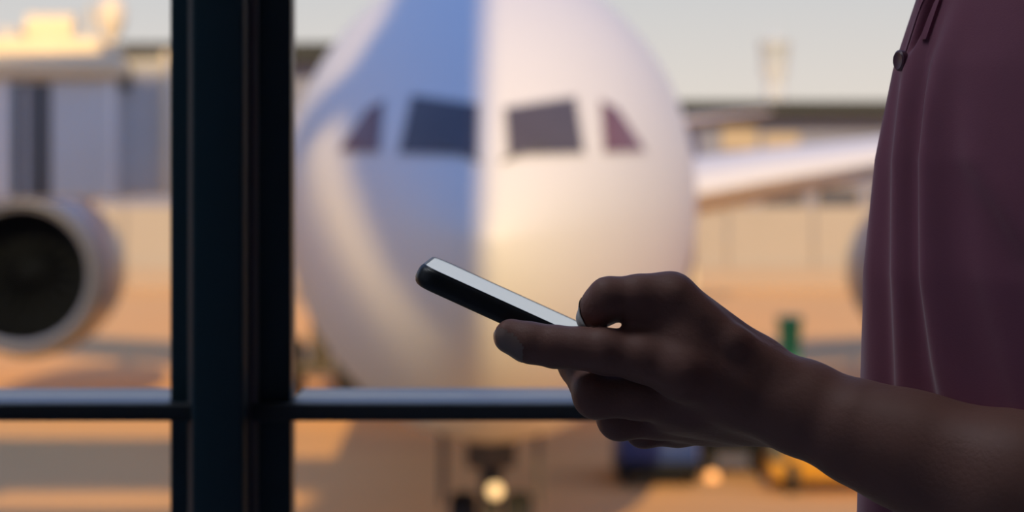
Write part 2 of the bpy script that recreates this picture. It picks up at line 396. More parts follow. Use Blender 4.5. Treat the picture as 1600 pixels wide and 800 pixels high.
# wings, engines, main gear, tail
def wing(s):
    rings = []
    for lat, le, ch, z, th in ((1.6, 21.2, 12.0, -.95, 1.9), (2.9, 22.2, 11.4, -.80, 1.8), (6, 24.2, 9.2, -.30, 1.5), (9.6, 26.6, 7.2, .22, 1.1), (18, 32.0, 4.4, 1.5, .42), (27, 38.0, 2.0, 3.2, .2), (29.5, 41, .5, 3.9, .08)):
        ring = []
        for k in range(20):
            a = 2 * PI * k / 20; u = (1 - math.cos(a)) / 2
            tk = th * 2.2 * math.sqrt(max(u, 0)) * (1 - u) * .52 + .01
            ring.append((axis_x(le) + s * lat, NY + le + ch * u, FZ + z + (tk if math.sin(a) >= 0 else -tk * .75)))
        rings.append(ring)
    return MB().loft(rings).build('wing', 'plane_white', plane, True, 60)
ENG_Y = 50.0; ENG_Z = -1.14
for s in (-1, 1):
    wing(s)
    ex = axis_x(ENG_Y - NY) + s * 9.60
    e = MB().lathe((ex, ENG_Y, ENG_Z), (0, 1, 0), [(.10, 1.38), (.02, 1.44), (0, 1.50), (.05, 1.58), (.25, 1.67), (.8, 1.77), (1.8, 1.80), (3.2, 1.68), (4.6, 1.45), (4.6, 1.25)], 48).build('engine_nacelle', 'nacelle', plane, True)
    MB().lathe((ex, ENG_Y, ENG_Z), (0, 1, 0), [(.13, 1.41), (-.02, 1.46), (-.035, 1.51), (.03, 1.60), (.22, 1.675)], 48).build('intake_lip', 'lip_metal', e, True)
    MB().lathe((ex, ENG_Y, ENG_Z), (0, 1, 0), [(.10, 1.40), (.7, 1.36), (1.3, 1.38), (1.4, .0)], 48).build('intake_duct', 'fan_dark', e, True, 40)
    MB().lathe((ex, ENG_Y, ENG_Z), (0, 1, 0), [(.75, 0), (.8, .08), (1.0, .25), (1.3, .42)], 24).build('spinner', 'fan_dark', e, True)
    for k in range(18):
        a = 2 * PI * k / 18; da = .13
        c0, s0, c1, s1 = math.cos(a), math.sin(a), math.cos(a + da), math.sin(a + da)
        MB().loft([[(ex + c0 * r_ - .0, ENG_Y + 1.10 + d0, ENG_Z + s0 * r_), (ex + c1 * r_, ENG_Y + 1.28 + d0, ENG_Z + s1 * r_), (ex + c1 * r_, ENG_Y + 1.30 + d0, ENG_Z + s1 * r_), (ex + c0 * r_, ENG_Y + 1.12 + d0, ENG_Z + s0 * r_)] for r_, d0 in ((.35, 0), (.9, .03), (1.36, .0))]).build('fan_blade', 'fan_blade', e)
    MB().loft([[(ex - .22, ENG_Y + 1.2, ENG_Z + 1.6), (ex + .22, ENG_Y + 1.2, ENG_Z + 1.6), (ex + .22, ENG_Y + 7, ENG_Z + 1.0), (ex - .22, ENG_Y + 7, ENG_Z + 1.0)],
               [(ex - .2, ENG_Y + 3.4, FZ + .15), (ex + .2, ENG_Y + 3.4, FZ + .15), (ex + .2, ENG_Y + 8, FZ + .15), (ex - .2, ENG_Y + 8, FZ + .15)]]).build('pylon', 'plane_grey', plane)
    mx_ = axis_x(27) + s * 3.7; my = NY + 27.5
    g = MB().tube((mx_, my, GROUND + .7), (mx_ - s * .2, my, FZ - .8), .22, .28, 20).build('main_gear_strut', 'gear_metal', plane, True, 40)
    for dx in (-.7, .7):
        for dy in (-.75, .75): wheel(plane, mx_ + dx, my + dy, GROUND + .66, .66, .5, 'main_wheel')
    MB().box(mx_ - .75, mx_ + .75, my - .15, my + .15, GROUND + .55, GROUND + .78, .03).build('bogie_beam', 'gear_metal', plane, True, 40)
    MB().box(mx_ + s * .95 - .04, mx_ + s * .95 + .04, my - 1, my + 1, GROUND + 1.5, FZ - 1.4, .02).build('main_gear_door', 'plane_white', plane, True, 40)
    MB().loft([[(axis_x(50) + s * .8, NY + 48, FZ + .8), (axis_x(50) + s * .8, NY + 51, FZ + 1.1), (axis_x(50) + s * .8, NY + 54.5, FZ + .8), (axis_x(50) + s * .8, NY + 51, FZ + .6)],
               [(axis_x(50) + s * 9.8, NY + 54.5, FZ + 1.8), (axis_x(50) + s * 9.8, NY + 55.4, FZ + 1.86), (axis_x(50) + s * 9.8, NY + 56.4, FZ + 1.8), (axis_x(50) + s * 9.8, NY + 55.4, FZ + 1.74)]]).build('tailplane', 'plane_white', plane)
xa = axis_x(50)
MB().loft([[(xa, NY + 44, FZ + 2.4), (xa + .4, NY + 48, FZ + 2.4), (xa, NY + 53, FZ + 2.4), (xa - .4, NY + 48, FZ + 2.4)],
           [(xa, NY + 52.5, FZ + 11), (xa + .12, NY + 54, FZ + 11), (xa, NY + 56, FZ + 11), (xa - .12, NY + 54, FZ + 11)]]).build('tail_fin', 'plane_white', plane)

# ------------------------------------------------------------------ boarding bridge at the left
BY = 30.0
def bx_(px, d=BY): return (px - 800) / FPX * d
def bz_(py, d=BY): return EYE - (py - 250) / FPX * d
br = empty('boarding_bridge', (-8.6, BY + 1.5, GROUND), 'white ribbed boarding bridge with sunlit rooftop machinery left of the window post', 'boarding bridge')
x0, x1 = -14.0, bx_(176)
MB().box(x0, x1, BY, BY + 3.0, bz_(312), bz_(122), .06).build('tunnel', 'bridge_panel', br, True, 40)
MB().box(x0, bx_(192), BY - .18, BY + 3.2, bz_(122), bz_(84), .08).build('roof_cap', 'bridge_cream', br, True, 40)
for i in range(12):
    px = 176 - 14 * i
    if 12 < px - 10 < 80: continue
    MB().box(bx_(px - 9), bx_(px - 2), BY - .07, BY + .02, bz_(308), bz_(126), .015).build('wall_panel', 'bridge_panel', br, True, 40)
wn = MB().box(bx_(16), bx_(80), BY - .06, BY + .05, bz_(308), bz_(130), .02).build('service_door', 'bridge_dark', br, True, 40)
MB().box(bx_(38), bx_(46), BY - .10, BY - .04, bz_(306), bz_(132)).build('door_jamb', 'bridge_panel_grey', wn)
MB().box(bx_(8), bx_(17), BY - .12, BY + .02, bz_(310), bz_(126), .02).build('door_post', 'bridge_panel', br, True, 40)
hood = MB().box(x1 - .02, bx_(262), BY + .5, BY + 2.9, bz_(306, BY + .5), bz_(88, BY + .5), .05).build('end_cab', 'bridge_panel_grey', br, True, 40)
MB().box(x1 - .05, bx_(264), BY + .42, BY + 3.0, bz_(88, BY + .5), bz_(76, BY + .5), .02).build('cab_roof', 'bridge_dark', hood, True, 40)
MB().box(bx_(256, BY + .5), bx_(266, BY + .5), BY + .35, BY + .6, bz_(306, BY + .5), bz_(80, BY + .5), .02).build('cab_edge_post', 'bridge_cream', hood, True, 40)
MB().box(bx_(185, BY + .5), bx_(206, BY + .5), BY + .44, BY + .52, bz_(140, BY + .5), bz_(104, BY + .5), .02).build('cab_window', 'bridge_dark', hood, True, 40)
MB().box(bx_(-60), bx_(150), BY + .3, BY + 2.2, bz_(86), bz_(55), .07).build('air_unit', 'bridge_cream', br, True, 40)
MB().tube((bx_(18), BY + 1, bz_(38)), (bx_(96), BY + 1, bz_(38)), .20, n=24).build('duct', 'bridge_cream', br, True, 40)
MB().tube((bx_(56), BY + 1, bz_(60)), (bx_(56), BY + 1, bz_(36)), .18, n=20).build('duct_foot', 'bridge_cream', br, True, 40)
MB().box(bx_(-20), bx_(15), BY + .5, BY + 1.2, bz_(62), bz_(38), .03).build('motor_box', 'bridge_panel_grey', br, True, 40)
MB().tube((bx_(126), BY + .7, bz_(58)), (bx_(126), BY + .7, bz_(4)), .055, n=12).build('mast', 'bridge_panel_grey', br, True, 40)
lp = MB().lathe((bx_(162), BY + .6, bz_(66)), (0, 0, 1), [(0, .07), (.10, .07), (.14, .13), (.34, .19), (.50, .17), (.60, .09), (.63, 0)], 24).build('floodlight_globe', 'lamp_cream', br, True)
MB().box(-9.0, -8.2, BY + .6, BY + 2.2, GROUND, bz_(312)).build('support_column', 'bridge_panel_grey', br)
MB().box(-9.6, -7.6, BY + .2, BY + 2.6, GROUND, GROUND + .5, .05).build('column_base', 'bridge_dark', br, True, 40)

# ------------------------------------------------------------------ ground vehicles and bin
def vwheel(parent, x, y, r=.33, w=.22): return wheel(parent, x, y, GROUND + r, r, w)
def G(px, d): return (px - 800) / FPX * d
def H_(py, d): return EYE - (py - 250) / FPX * d
d = 39.5
bt = empty('baggage_tractor', (G(1030, d), d + 1, GROUND), 'dark blue baggage tractor on the apron below the hand', 'tractor')
xa_, xb_ = G(968, d), G(1092, d)
MB().box(xa_, xb_, d, d + 2.6, GROUND + .28, GROUND + .85, .06).build('chassis', 'truck_blue', bt, True, 40)
MB().box(xa_ + .12, xb_ - .12, d + .05, d + 1.0, GROUND + .85, GROUND + 1.12, .08).build('hood', 'truck_blue', bt, True, 40)
MB().box(xa_ + .1, xb_ - .1, d + 1.5, d + 2.5, GROUND + .85, GROUND + 1.2, .05).build('rear_deck', 'truck_blue', bt, True, 40)
MB().box(xa_ + .3, xb_ - .3, d + 1.4, d + 1.52, GROUND + 1.2, GROUND + 1.6, .04).build('seat_back', 'truck_black', bt, True, 40)
MB().lathe((G(1030, d), d + 1.1, GROUND + 1.25), (0, -.5, 1), [(-.02, .16), (0, .19), (.02, .16), (-.02, .16)], 20).build('steering_wheel', 'truck_black', bt, True)
MB().box(xa_ - .02, xb_ + .02, d - .10, d + .02, GROUND + .22, GROUND + .42, .02).build('bumper', 'truck_black', bt, True, 40)
for x in (xa_ + .1, xb_ - .1):
    for y in (d + .45, d + 2.1): vwheel(bt, x, y)
d = 40.5
ut = empty('service_cart', (G(1165, d), d + 1, GROUND), 'black service cart with a glowing amber lamp beside blue tractor', 'cart')
xa_, xb_ = G(1100, d), G(1205, d)
MB().box(xa_, xb_, d, d + 1.8, GROUND + .42, GROUND + 1.35, .05).build('body', 'truck_black', ut, True, 40)
MB().box(xa_ + .1, xb_ - .1, d + .2, d + 1.6, GROUND + 1.35, GROUND + 1.5, .03).build('lid', 'truck_grey', ut, True, 40)
for x in (xa_ + .14, xb_ - .14):
    for y in (d + .4, d + 1.4): vwheel(ut, x, y, .26, .16)
am = MB().lathe((G(1112, d), d - .02, H_(745, d)), (0, -1, 0), [(0, .15), (.06, .15), (.08, .12)], 24).build('lamp', 'truck_black', ut, True, 40)
MB().lathe((G(1112, d), d - .08, H_(745, d)), (0, -1, 0), [(0, .125), (.04, .11), (.07, .06), (.08, 0)], 24).build('lens', 'amber_light', am, True)
d = 38.6
bl = empty('belt_loader', (G(1275, d), d + 1, GROUND), 'yellow belt loader low on the apron next to the black cart', 'loader')
xa_, xb_ = G(1205, d), G(1420, d)
MB().box(xa_ + .25, xb_, d, d + 1.7, GROUND + .22, GROUND + .78, .06).build('chassis', 'truck_yellow', bl, True, 40)
MB().box(xa_, xa_ + .6, d + .1, d + 1.5, GROUND + .22, GROUND + .50, .05).build('front_deck', 'truck_yellow', bl, True, 40)
MB().box(xa_ + .02, xa_ + .40, d + .2, d + 1.4, GROUND + .50, GROUND + .82, .03).build('engine_box', 'truck_grey', bl, True, 40)
MB().loft([[(xa_ + .5, d + .5, GROUND + .74), (xa_ + .5, d + 1.3, GROUND + .74), (xa_ + .5, d + 1.3, GROUND + .86), (xa_ + .5, d + .5, GROUND + .86)],
           [(xb_ + .5, d + .5, GROUND + 1.0), (xb_ + .5, d + 1.3, GROUND + 1.0), (xb_ + .5, d + 1.3, GROUND + 1.14), (xb_ + .5, d + .5, GROUND + 1.14)]]).build('conveyor', 'truck_yellow', bl)
for x in (xa_ + .35, xb_ - .35):
    for y in (d + .2, d + 1.5): vwheel(bl, x, y, .3, .2)
d = 62.0
gb = empty('waste_bin', (G(1236, d), d + .4, GROUND), 'green wheeled waste bin standing on the apron past the wrist', 'bin')
xa_, xb_ = G(1219, d), G(1253, d)
MB().loft([[(xa_ + .07, d + .08, GROUND + .08), (xb_ - .07, d + .08, GROUND + .08), (xb_ - .07, d + .6, GROUND + .08), (xa_ + .07, d + .6, GROUND + .08)],
           [(xa_, d, GROUND + 1.22), (xb_, d, GROUND + 1.22), (xb_, d + .7, GROUND + 1.22), (xa_, d + .7, GROUND + 1.22)]]).build('tub', 'bin_green', gb)
MB().box(xa_ - .03, xb_ + .03, d - .03, d + .74, GROUND + 1.22, GROUND + 1.32, .02).build('lid', 'bin_green', gb, True, 40)
for x in (xa_ + .08, xb_ - .08): wheel(gb, x, d + .6, GROUND + .1, .1, .05)

# ------------------------------------------------------------------ solid shapes from distance fields
class Field:
    def __init__(s, lo, hi, h):
        s.lo = np.array(lo, np.float32); s.h = h
        s.n = [int((hi[k] - lo[k]) / h) + 2 for k in range(3)]
        s.ax = [s.lo[k] + h * np.arange(s.n[k], dtype=np.float32) for k in range(3)]
    def new(s): return np.full(s.n, .05, np.float32)
    def win(s, lo, hi):
        i0 = [max(0, int((lo[k] - s.lo[k]) / s.h)) for k in range(3)]
        i1 = [min(s.n[k], int((hi[k] - s.lo[k]) / s.h) + 2) for k in range(3)]
        if any(i1[k] <= i0[k] for k in range(3)): return None
        return tuple(slice(i0[k], i1[k]) for k in range(3))
    def pts(s, w): return (s.ax[0][w[0]][:, None, None], s.ax[1][w[1]][None, :, None], s.ax[2][w[2]][None, None, :])
def smin(a, b, k):
    if k <= 0: return np.minimum(a, b)
    h = np.clip(.5 + .5 * (b - a) / k, 0, 1)
    return b + (a - b) * h - k * h * (1 - h)
def cone(F, A, a, b, ra, rb, k=.004):
    """tapered capsule from a to b blended into A"""
    a = np.array(a, np.float32); b = np.array(b, np.float32); m = max(ra, rb) + k + .012
    w = F.win(np.minimum(a, b) - m, np.maximum(a, b) + m)
    if w is None: return
    X, Y, Z = F.pts(w); d = b - a; L2 = float(d @ d) + 1e-12
    t = np.clip(((X - a[0]) * d[0] + (Y - a[1]) * d[1] + (Z - a[2]) * d[2]) / L2, 0, 1)
    q = np.sqrt((X - a[0] - t * d[0]) ** 2 + (Y - a[1] - t * d[1]) ** 2 + (Z - a[2] - t * d[2]) ** 2) - (ra + (rb - ra) * t)
    A[w] = smin(A[w], q, k)
def ellip(F, A, c, r, k=.01):
    c = np.array(c, np.float32); r = np.array(r, np.float32); m = r + k + .02
    w = F.win(c - m, c + m)
    if w is None: return
    X, Y, Z = F.pts(w)
    q = np.sqrt(((X - c[0]) / r[0]) ** 2 + ((Y - c[1]) / r[1]) ** 2 + ((Z - c[2]) / r[2]) ** 2)
    A[w] = smin(A[w], (q - 1) * float(r.min()), k)
def nets(F, A, smooth=3):
    """surface nets: field -> vertices, quads"""
    ins = A < 0; n = A.shape
    cnt = np.zeros([k - 1 for k in n], np.int8)
    for dx in (0, 1):
        for dy in (0, 1):
            for dz in (0, 1): cnt += ins[dx:n[0] - 1 + dx, dy:n[1] - 1 + dy, dz:n[2] - 1 + dz]
    act = (cnt > 0) & (cnt < 8); cells = np.argwhere(act)
    idx = np.full(act.shape, -1, np.int64); idx[tuple(cells.T)] = np.arange(len(cells))
    acc = np.zeros((len(cells), 3)); num = np.zeros(len(cells))
    cr_ = [(x, y, z) for x in (0, 1) for y in (0, 1) for z in (0, 1)]
    for p in cr_:
        for ax_ in range(3):
            if p[ax_]: continue
            q = list(p); q[ax_] = 1
            fa = A[cells[:, 0] + p[0], cells[:, 1] + p[1], cells[:, 2] + p[2]].astype(float); fb = A[cells[:, 0] + q[0], cells[:, 1] + q[1], cells[:, 2] + q[2]].astype(float)
            mk = (fa < 0) != (fb < 0); t = np.where(mk, fa / np.where(mk, fa - fb, 1), 0)
            pos = np.array(p, float)[None].repeat(len(cells), 0); pos[:, ax_] += t
            acc += pos * mk[:, None]; num += mk
    v = F.lo[None] + F.h * (cells + acc / num[:, None])
    quads = []
    for ax_ in range(3):
        o1, o2 = [(1, 2), (2, 0), (0, 1)][ax_]
        sl = [slice(None)] * 3; sl2 = [slice(None)] * 3; sl[ax_] = slice(0, -1); sl2[ax_] = slice(1, None)
        e = np.argwhere(ins[tuple(sl)] != ins[tuple(sl2)])
        e = e[(e[:, o1] > 0) & (e[:, o2] > 0) & (e[:, o1] < n[o1] - 1) & (e[:, o2] < n[o2] - 1)]
        fl = ins[tuple(e.T)]
        def cid(a, b):
            c = e.copy(); c[:, o1] -= a; c[:, o2] -= b; return idx[tuple(c.T)]
        qd = np.stack([cid(1, 1), cid(0, 1), cid(0, 0), cid(1, 0)], 1)
        qd[~fl] = qd[~fl][:, ::-1]; quads.append(qd)
    q = np.concatenate(quads)
    for it in range(smooth):
        s_ = np.zeros_like(v); c_ = np.zeros(len(v))
        for a, b in ((0, 1), (1, 2), (2, 3), (3, 0)):
            np.add.at(s_, q[:, a], v[q[:, b]]); np.add.at(c_, q[:, a], 1)
            np.add.at(s_, q[:, b], v[q[:, a]]); np.add.at(c_, q[:, b], 1)
        lam = .55 if it % 2 == 0 else -.50
        v = v + lam * (s_ / np.maximum(c_, 1)[:, None] - v)
    return v, q

# ------------------------------------------------------------------ the phone
PH_A = W(655, 413, .985)                                     # middle of the near upper end
PH_L, PH_Wd, PH_T = .137, .067, .0086
ang = math.radians(24.4)
e1 = Vector((math.cos(ang), .0, -math.sin(ang)))             # along the phone, towards the wrist
e1 = (e1 + Vector((0, -.03, 0))).normalized()
e3 = Vector((math.sin(ang), -.030, math.cos(ang))); e3 = (e3 - e1 * e3.dot(e1)).normalized()   # out of the screen
e2 = e3.cross(e1)                                            # away from the camera, across the screen
PH_O = PH_A - e3 * (PH_T / 2)                                # near end corner, at half thickness
def PP(a, b, c): return PH_O + e1 * a + e2 * b + e3 * c
def rrect(x0, x1, y0, y1, r, n=8):
    out = []
    for cx, cy, a0 in ((x1 - r, y1 - r, 0), (x0 + r, y1 - r, 90), (x0 + r, y0 + r, 180), (x1 - r, y0 + r, 270)):
        for k in range(n + 1):
            a = math.radians(a0 + 90 * k / n); out.append((cx + r * math.cos(a), cy + r * math.sin(a)))
    return out
ph = empty('smartphone', PP(PH_L / 2, PH_Wd / 2, -PH_T / 2), 'black cased smartphone with pale lit screen held in the hand', 'phone')
def slab(levels, r, m, name, parent, inset0=0.0):
    """rounded slab lofted through (height, inset) levels"""
    rings = []
    for c, ins in levels:
        rings.append([PP(x, y, c) for x, y in rrect(inset0 + ins, PH_L - inset0 - ins, inset0 + ins, PH_Wd - inset0 - ins, max(r - ins, .0005))])
    return MB().loft(rings).build(name, m, parent, True, 35)
T2 = PH_T / 2
slab([(-T2, .0032), (-T2 + .0004, .0019), (-T2 + .0013, .0008), (-T2 + .0028, .0001), (0, 0), (T2 - .0022, .0001), (T2 - .0009, .0004), (T2 - .0002, .0009), (T2, .0014)], .0092, 'case_black', 'case', ph)
# raised lip, then glass set just inside it
rg = []
for c, ins in ((T2 - .0003, .0010), (T2 + .00035, .0012), (T2 + .0005, .0016), (T2 + .00035, .0020), (T2 - .0003, .0021)):
    rg.append([PP(x, y, c) for x, y in rrect(ins, PH_L - ins, ins, PH_Wd - ins, .0088 - ins * .5)])
MB().loft(rg, cap=False).build('case_lip', 'case_black', ph, True, 60)
slab([(T2 - .0004, .0022), (T2 + .00028, .0022)], .0085, 'screen', 'screen', ph)
for a0, a1 in ((.050, .060), (.064, .074)):
    MB().loft([[PP(a, b, c) for a, b in ((a0, -.0006), (a1, -.0006), (a1, .002), (a0, .002))] for c in (-.0010, .0010)]).build('side_key', 'phone_key', ph)
MB().loft([[PP(a, b, c) for a, b in rrect(.008, .036, .036, .060, .005)] for c in (-T2 - .0012, -T2 + .001)]).build('camera_bump', 'case_black', ph, True, 40)

# ------------------------------------------------------------------ the person
def P(px, py, dm): return W(px, py, .98 + dm / 1000.0)
ELB = Vector((.318, .885, 1.082)); SHO = Vector((.315, .862, 1.42))
F = Field((-.015, .80, .985), (.40, 1.065, 1.28), .00125)
palm = F.new()
def mm(v): return v / 1000.0
# forearm: two bones side by side, widening towards the elbow
fa = [((1188, 613), 0, 16.0, 10), ((1250, 636), -4, 17.0, 9), ((1350, 679), -14, 18.8, 9), ((1420, 704), -22, 21.2, 8), ((1600, 766), -42, 28.0, 7), ((1800, 840), -62, 34, 5)]
for (a, b) in zip(fa[:-1], fa[1:]):
    for s in (-1, 1): cone(F, palm, P(*a[0], a[1] + s * a[3]), P(*b[0], b[1] + s * b[3]), mm(a[2]), mm(b[2]), .008)
l = fa[-1]
cone(F, palm, P(*l[0], l[1]), ELB, mm(36), mm(37), .015)
cone(F, palm, ELB, SHO, mm(38), mm(50), .02)
# metacarpals and the pads of the palm
MC = {'index': (1070, 583, -17, 10.6), 'middle': (1086, 622, 1, 11.2), 'ring': (1102, 645, 22, 10.8), 'pinky': (1122, 658, 42, 9.6)}
WR = {'index': (1178, 602, -7, 13.5), 'middle': (1180, 611, 1, 14), 'ring': (1180, 620, 10, 14), 'pinky': (1180, 627, 18, 13.2)}
for k in MC: cone(F, palm, P(*WR[k][:3]), P(*MC[k][:3]), mm(WR[k][3]), mm(MC[k][3]), .010)
cone(F, palm, P(1168, 577, -6), P(1047, 468, -7), mm(13.4), mm(9.9), .008)          # thumb metacarpal
cone(F, palm, P(1150, 590, -6), P(1075, 535, -7), mm(14), mm(11), .010)             # fleshy base of the thumb
cone(F, palm, P(1085, 535, -8), P(995, 527, -8), mm(10.5), mm(6.4), .008)          # web
cone(F, palm, P(1062, 462, -13), P(1150, 536, -19), mm(5.0), mm(4.2), .005)         # extensor tendon
cone(F, palm, P(1150, 536, -19), P(1215, 584, -19), mm(4.2), mm(5), .006)
cone(F, palm, P(1160, 634, 12), P(1045, 638, 8), mm(12), mm(9), .010)              # back of the hand
cone(F, palm, P(1150, 652, 26), P(1060, 658, 26), mm(9.5), mm(7.5), .008)
def finger(pts, k=.0035):
    A = F.new()
    for a, b in zip(pts[:-1], pts[1:]): cone(F, A, P(*a[:3]), P(*b[:3]), mm(a[3]), mm(b[3]), k)
    return A
DIG = {
 'thumb': [(1047, 467, -7, 9.9), (1000, 465, -8, 8.9), (951, 466, -8, 8.1), (938, 480, -4, 7.6), (924, 497, 4, 6.0)],
 'index': [(1070, 583, -17, 10.6), (1005, 561, -15, 9.0), (945, 549, -13, 8.9), (905, 544, -11, 8.0), (868, 542, -9, 8.1), (830, 536, -7, 7.8), (799, 525, -5, 7.0)],
 'middle': [(1086, 622, 1, 11.2), (1000, 620, -2, 9.0), (931, 619, -2, 8.7), (904, 571, 16, 7.7), (882, 547, 28, 6.6)],
 'ring': [(1102, 645, 22, 10.8), (1030, 652, 17, 8.7), (967, 655, 13, 8.3), (934, 612, 34, 7.2), (918, 578, 44, 6.2)],
 'pinky': [(1122, 658, 42, 9.6), (1060, 668, 36, 7.8), (1006, 671, 31, 7.3), (976, 632, 48, 6.3), (962, 598, 56, 5.5)],
}
tot = palm.copy()
for nm, pts in DIG.items():
    fl = finger(pts)
    tot = smin(tot, smin(palm, fl, .006), .0012)
# flesh gives way where the phone presses in
X, Y, Z = np.meshgrid(*F.ax, indexing='ij', sparse=True)
def loc(e): return (X - PH_O.x) * e.x + (Y - PH_O.y) * e.y + (Z - PH_O.z) * e.z
qa = np.abs(loc(e1) - PH_L / 2) - PH_L / 2; qb = np.abs(loc(e2) - PH_Wd / 2) - PH_Wd / 2; qc = np.abs(loc(e3)) - PH_T / 2
phs = np.maximum(np.maximum(qa, qb), qc) - .0006
tot = np.maximum(tot, -phs)
del X, Y, Z, qa, qb, qc, phs
hv, hq = nets(F, tot, 6)
keep_top = 1.262

# the rest of the body, coarser; it meets the arm inside the sleeve
TX, TY = .285, 1.06; PHI = math.radians(22)
FD = Vector((-math.cos(PHI), -math.sin(PHI), 0)); LD = Vector((math.sin(PHI), -math.cos(PHI), 0))
def B(f, u, z): return Vector((TX, TY, 0)) + FD * f + LD * u + Vector((0, 0, z))
G2 = Field((-.05, .72, .02), (.62, 1.42, 1.84), .009)
A2 = np.full(G2.n, .3, np.float32)
def bc(a, b, ra, rb, k=.03): cone(G2, A2, a, b, ra, rb, k)
for s in (-1, 1):
    bc(B(0, s * .10, .90), B(.01, s * .11, .50), .085, .058); bc(B(.01, s * .11, .50), B(-.02, s * .12, .09), .055, .036)
    bc(B(-.03, s * .12, .06), B(.14, s * .13, .045), .035, .030, .02)
    bc(B(-.005, s * .06, 1.37), B(-.01, s * .15, 1.40), .040, .042, .02)
bc(B(0, -.06, .95), B(0, .06, .95), .11, .11, .05); bc(B(-.01, -.05, 1.10), B(-.01, .05, 1.10), .076, .076, .04)
bc(B(-.005, -.06, 1.28), B(-.005, .06, 1.28), .062, .062, .03); bc(B(-.01, 0, 1.34), B(.0, 0, 1.56), .055, .054, .03)
bc(SHO, Vector((.316, .872, 1.24)), .05, .044, .02)
rs = B(-.06, -.17, 1.41); re = B(-.09, -.20, 1.10); rw = B(-.05, -.205, .86)
bc(rs, re, .05, .038, .02); bc(re, rw, .037, .025, .01); bc(rw, B(-.05, -.205, .77), .028, .02, .01)
for i in range(4): bc(B(-.08 + i * .018, -.205, .77), B(-.075 + i * .018, -.20, .69 + .008 * abs(i - 1.5)), .009, .007, .004)
bc(B(-.03, -.20, .82), B(-.005, -.19, .76), .010, .008, .006)
ellip(G2, A2, B(.025, 0, 1.69), (.098, .078, .118), .02); bc(B(.05, 0, 1.62), B(.085, 0, 1.60), .055, .035, .02)
bc(B(.11, 0, 1.70), B(.137, 0, 1.655), .010, .014, .012); bc(B(.105, -.03, 1.715), B(.105, .03, 1.715), .012, .012, .012)
bc(B(.112, -.018, 1.62), B(.112, .018, 1.62), .010, .010, .006)
for s in (-1, 1): ellip(G2, A2, B(.0, s * .080, 1.675), (.022, .012, .032), .006)
bv2, bq2 = nets(G2, A2, 3)
allv = np.concatenate([hv, bv2]); allq = np.concatenate([hq, bq2 + len(hv)])
me = bpy.data.meshes.new('person'); me.from_pydata(allv.tolist(), [], allq.tolist()); me.update()
person = link('person', me, 'skin', None, True, None, label='person in a plum polo shirt holding a phone in one hand', cat='person')
ORG = person.location.copy()

# finger nails: plates on the skin near two fingertips
hvN = np.zeros_like(hv)
fn = np.cross(hv[hq[:, 2]] - hv[hq[:, 0]], hv[hq[:, 3]] - hv[hq[:, 1]])
for k_ in range(4): np.add.at(hvN, hq[:, k_], fn)
hvN /= np.maximum(np.linalg.norm(hvN, axis=1), 1e-12)[:, None]
def nail(tip, prev, face, length, width):
    tip = np.array(P(*tip[:3])); prev = np.array(P(*prev[:3])); ax_ = tip - prev; ax_ /= np.linalg.norm(ax_)
    fc = np.array(face, float); fc -= ax_ * (fc @ ax_); fc /= np.linalg.norm(fc); sd_ = np.cross(ax_, fc)
    rel = hv - tip
    a = (rel @ ax_ + length * .15) / length; b = (rel @ sd_) / width
    ok = (np.abs(a) ** 3 + np.abs(b) ** 3 < 1) & ((hvN @ fc) > .25) & (rel @ fc > -.002) & (np.linalg.norm(rel, axis=1) < .02)
    fsel = hq[ok[hq].all(1)]
    if not len(fsel): return
    ids, inv = np.unique(fsel, return_inverse=True); inv = inv.reshape(fsel.shape); n_ = len(ids)
    v_ = np.concatenate([hv[ids] + hvN[ids] * .00045, hv[ids] - hvN[ids] * .0004])
    MB().add(v_.tolist(), inv.tolist() + (inv[:, ::-1] + n_).tolist()).build('fingernail', 'nail', person, True, label='pale fingernail')
nail(DIG['index'][-1], DIG['index'][-2], (-.2, -.72, -.62), .0082, .0062)
nail(DIG['thumb'][-1], DIG['thumb'][-2], (-.95, -.15, .1), .0078, .0064)

# polo shirt: hanging cloth with folds, placket and sleeves
ZK = [.88, 1.00, 1.10, 1.155, 1.203, 1.25, 1.289, 1.32, 1.36, 1.42, 1.46, 1.50, 1.53]
XF = [.148, .1475, .1475, .1485, .1495, .1552, .1638, .1748, .184, .199, .212, .227, .237]
BW = [.165, .165, .166, .167, .168, .169, .17, .17, .17, .165, .145, .10, .075]
def interp(z, k): return float(np.interp(z, ZK, k))
def gauss(x, c, w): return math.exp(-((x - c) / w) ** 2)
def fold(u, z, front):
    """how far the cloth stands out from the body"""
    if not front: return .004 * math.sin(u * 60 + z * 8)
    k = max(0, min(1, (1.325 - z) / .05))
    uB = float(np.interp(z, [1.06, 1.10, 1.14, 1.17, 1.20, 1.25, 1.29, 1.34], [.088, .076, .062, .051, .043, .034, .028, .026]))
    uA = float(np.interp(z, [1.10, 1.155, 1.20, 1.25, 1.29], [.030, .027, .021, .012, .005]))
    wA = .35 * (uB - uA) + .001
    f = .0056 * k * gauss(u, uB, wA) + .0046 * k * gauss(u, uA + .002, wA * .85) - .0022 * k * gauss(u, (uA + uB) / 2, wA * .7) - .0030 * k * gauss(u, uA - .013, .007)
    uC = float(np.interp(z, [1.05, 1.15, 1.21, 1.25, 1.30], [.15, .125, .098, .062, .040]))
    f += .0055 * max(0, min(1, (1.30 - z) / .05)) * gauss(u, uC, .012)
    uD = float(np.interp(z, [1.05, 1.15, 1.25], [.10, .088, .055]))
    f += .0028 * max(0, min(1, (1.25 - z) / .05)) * gauss(u, uD, .008)
    f += .0006 * math.sin(u * 140 + z * 22) * k
    if z > 1.296:                                            # open placket slit
        wd = .0022 + .0035 * min(1, (z - 1.296) / .03)
        f -= .022 * min(1, (z - 1.296) / .006) * math.exp(-((u - .0035) / wd) ** 4)
    return f
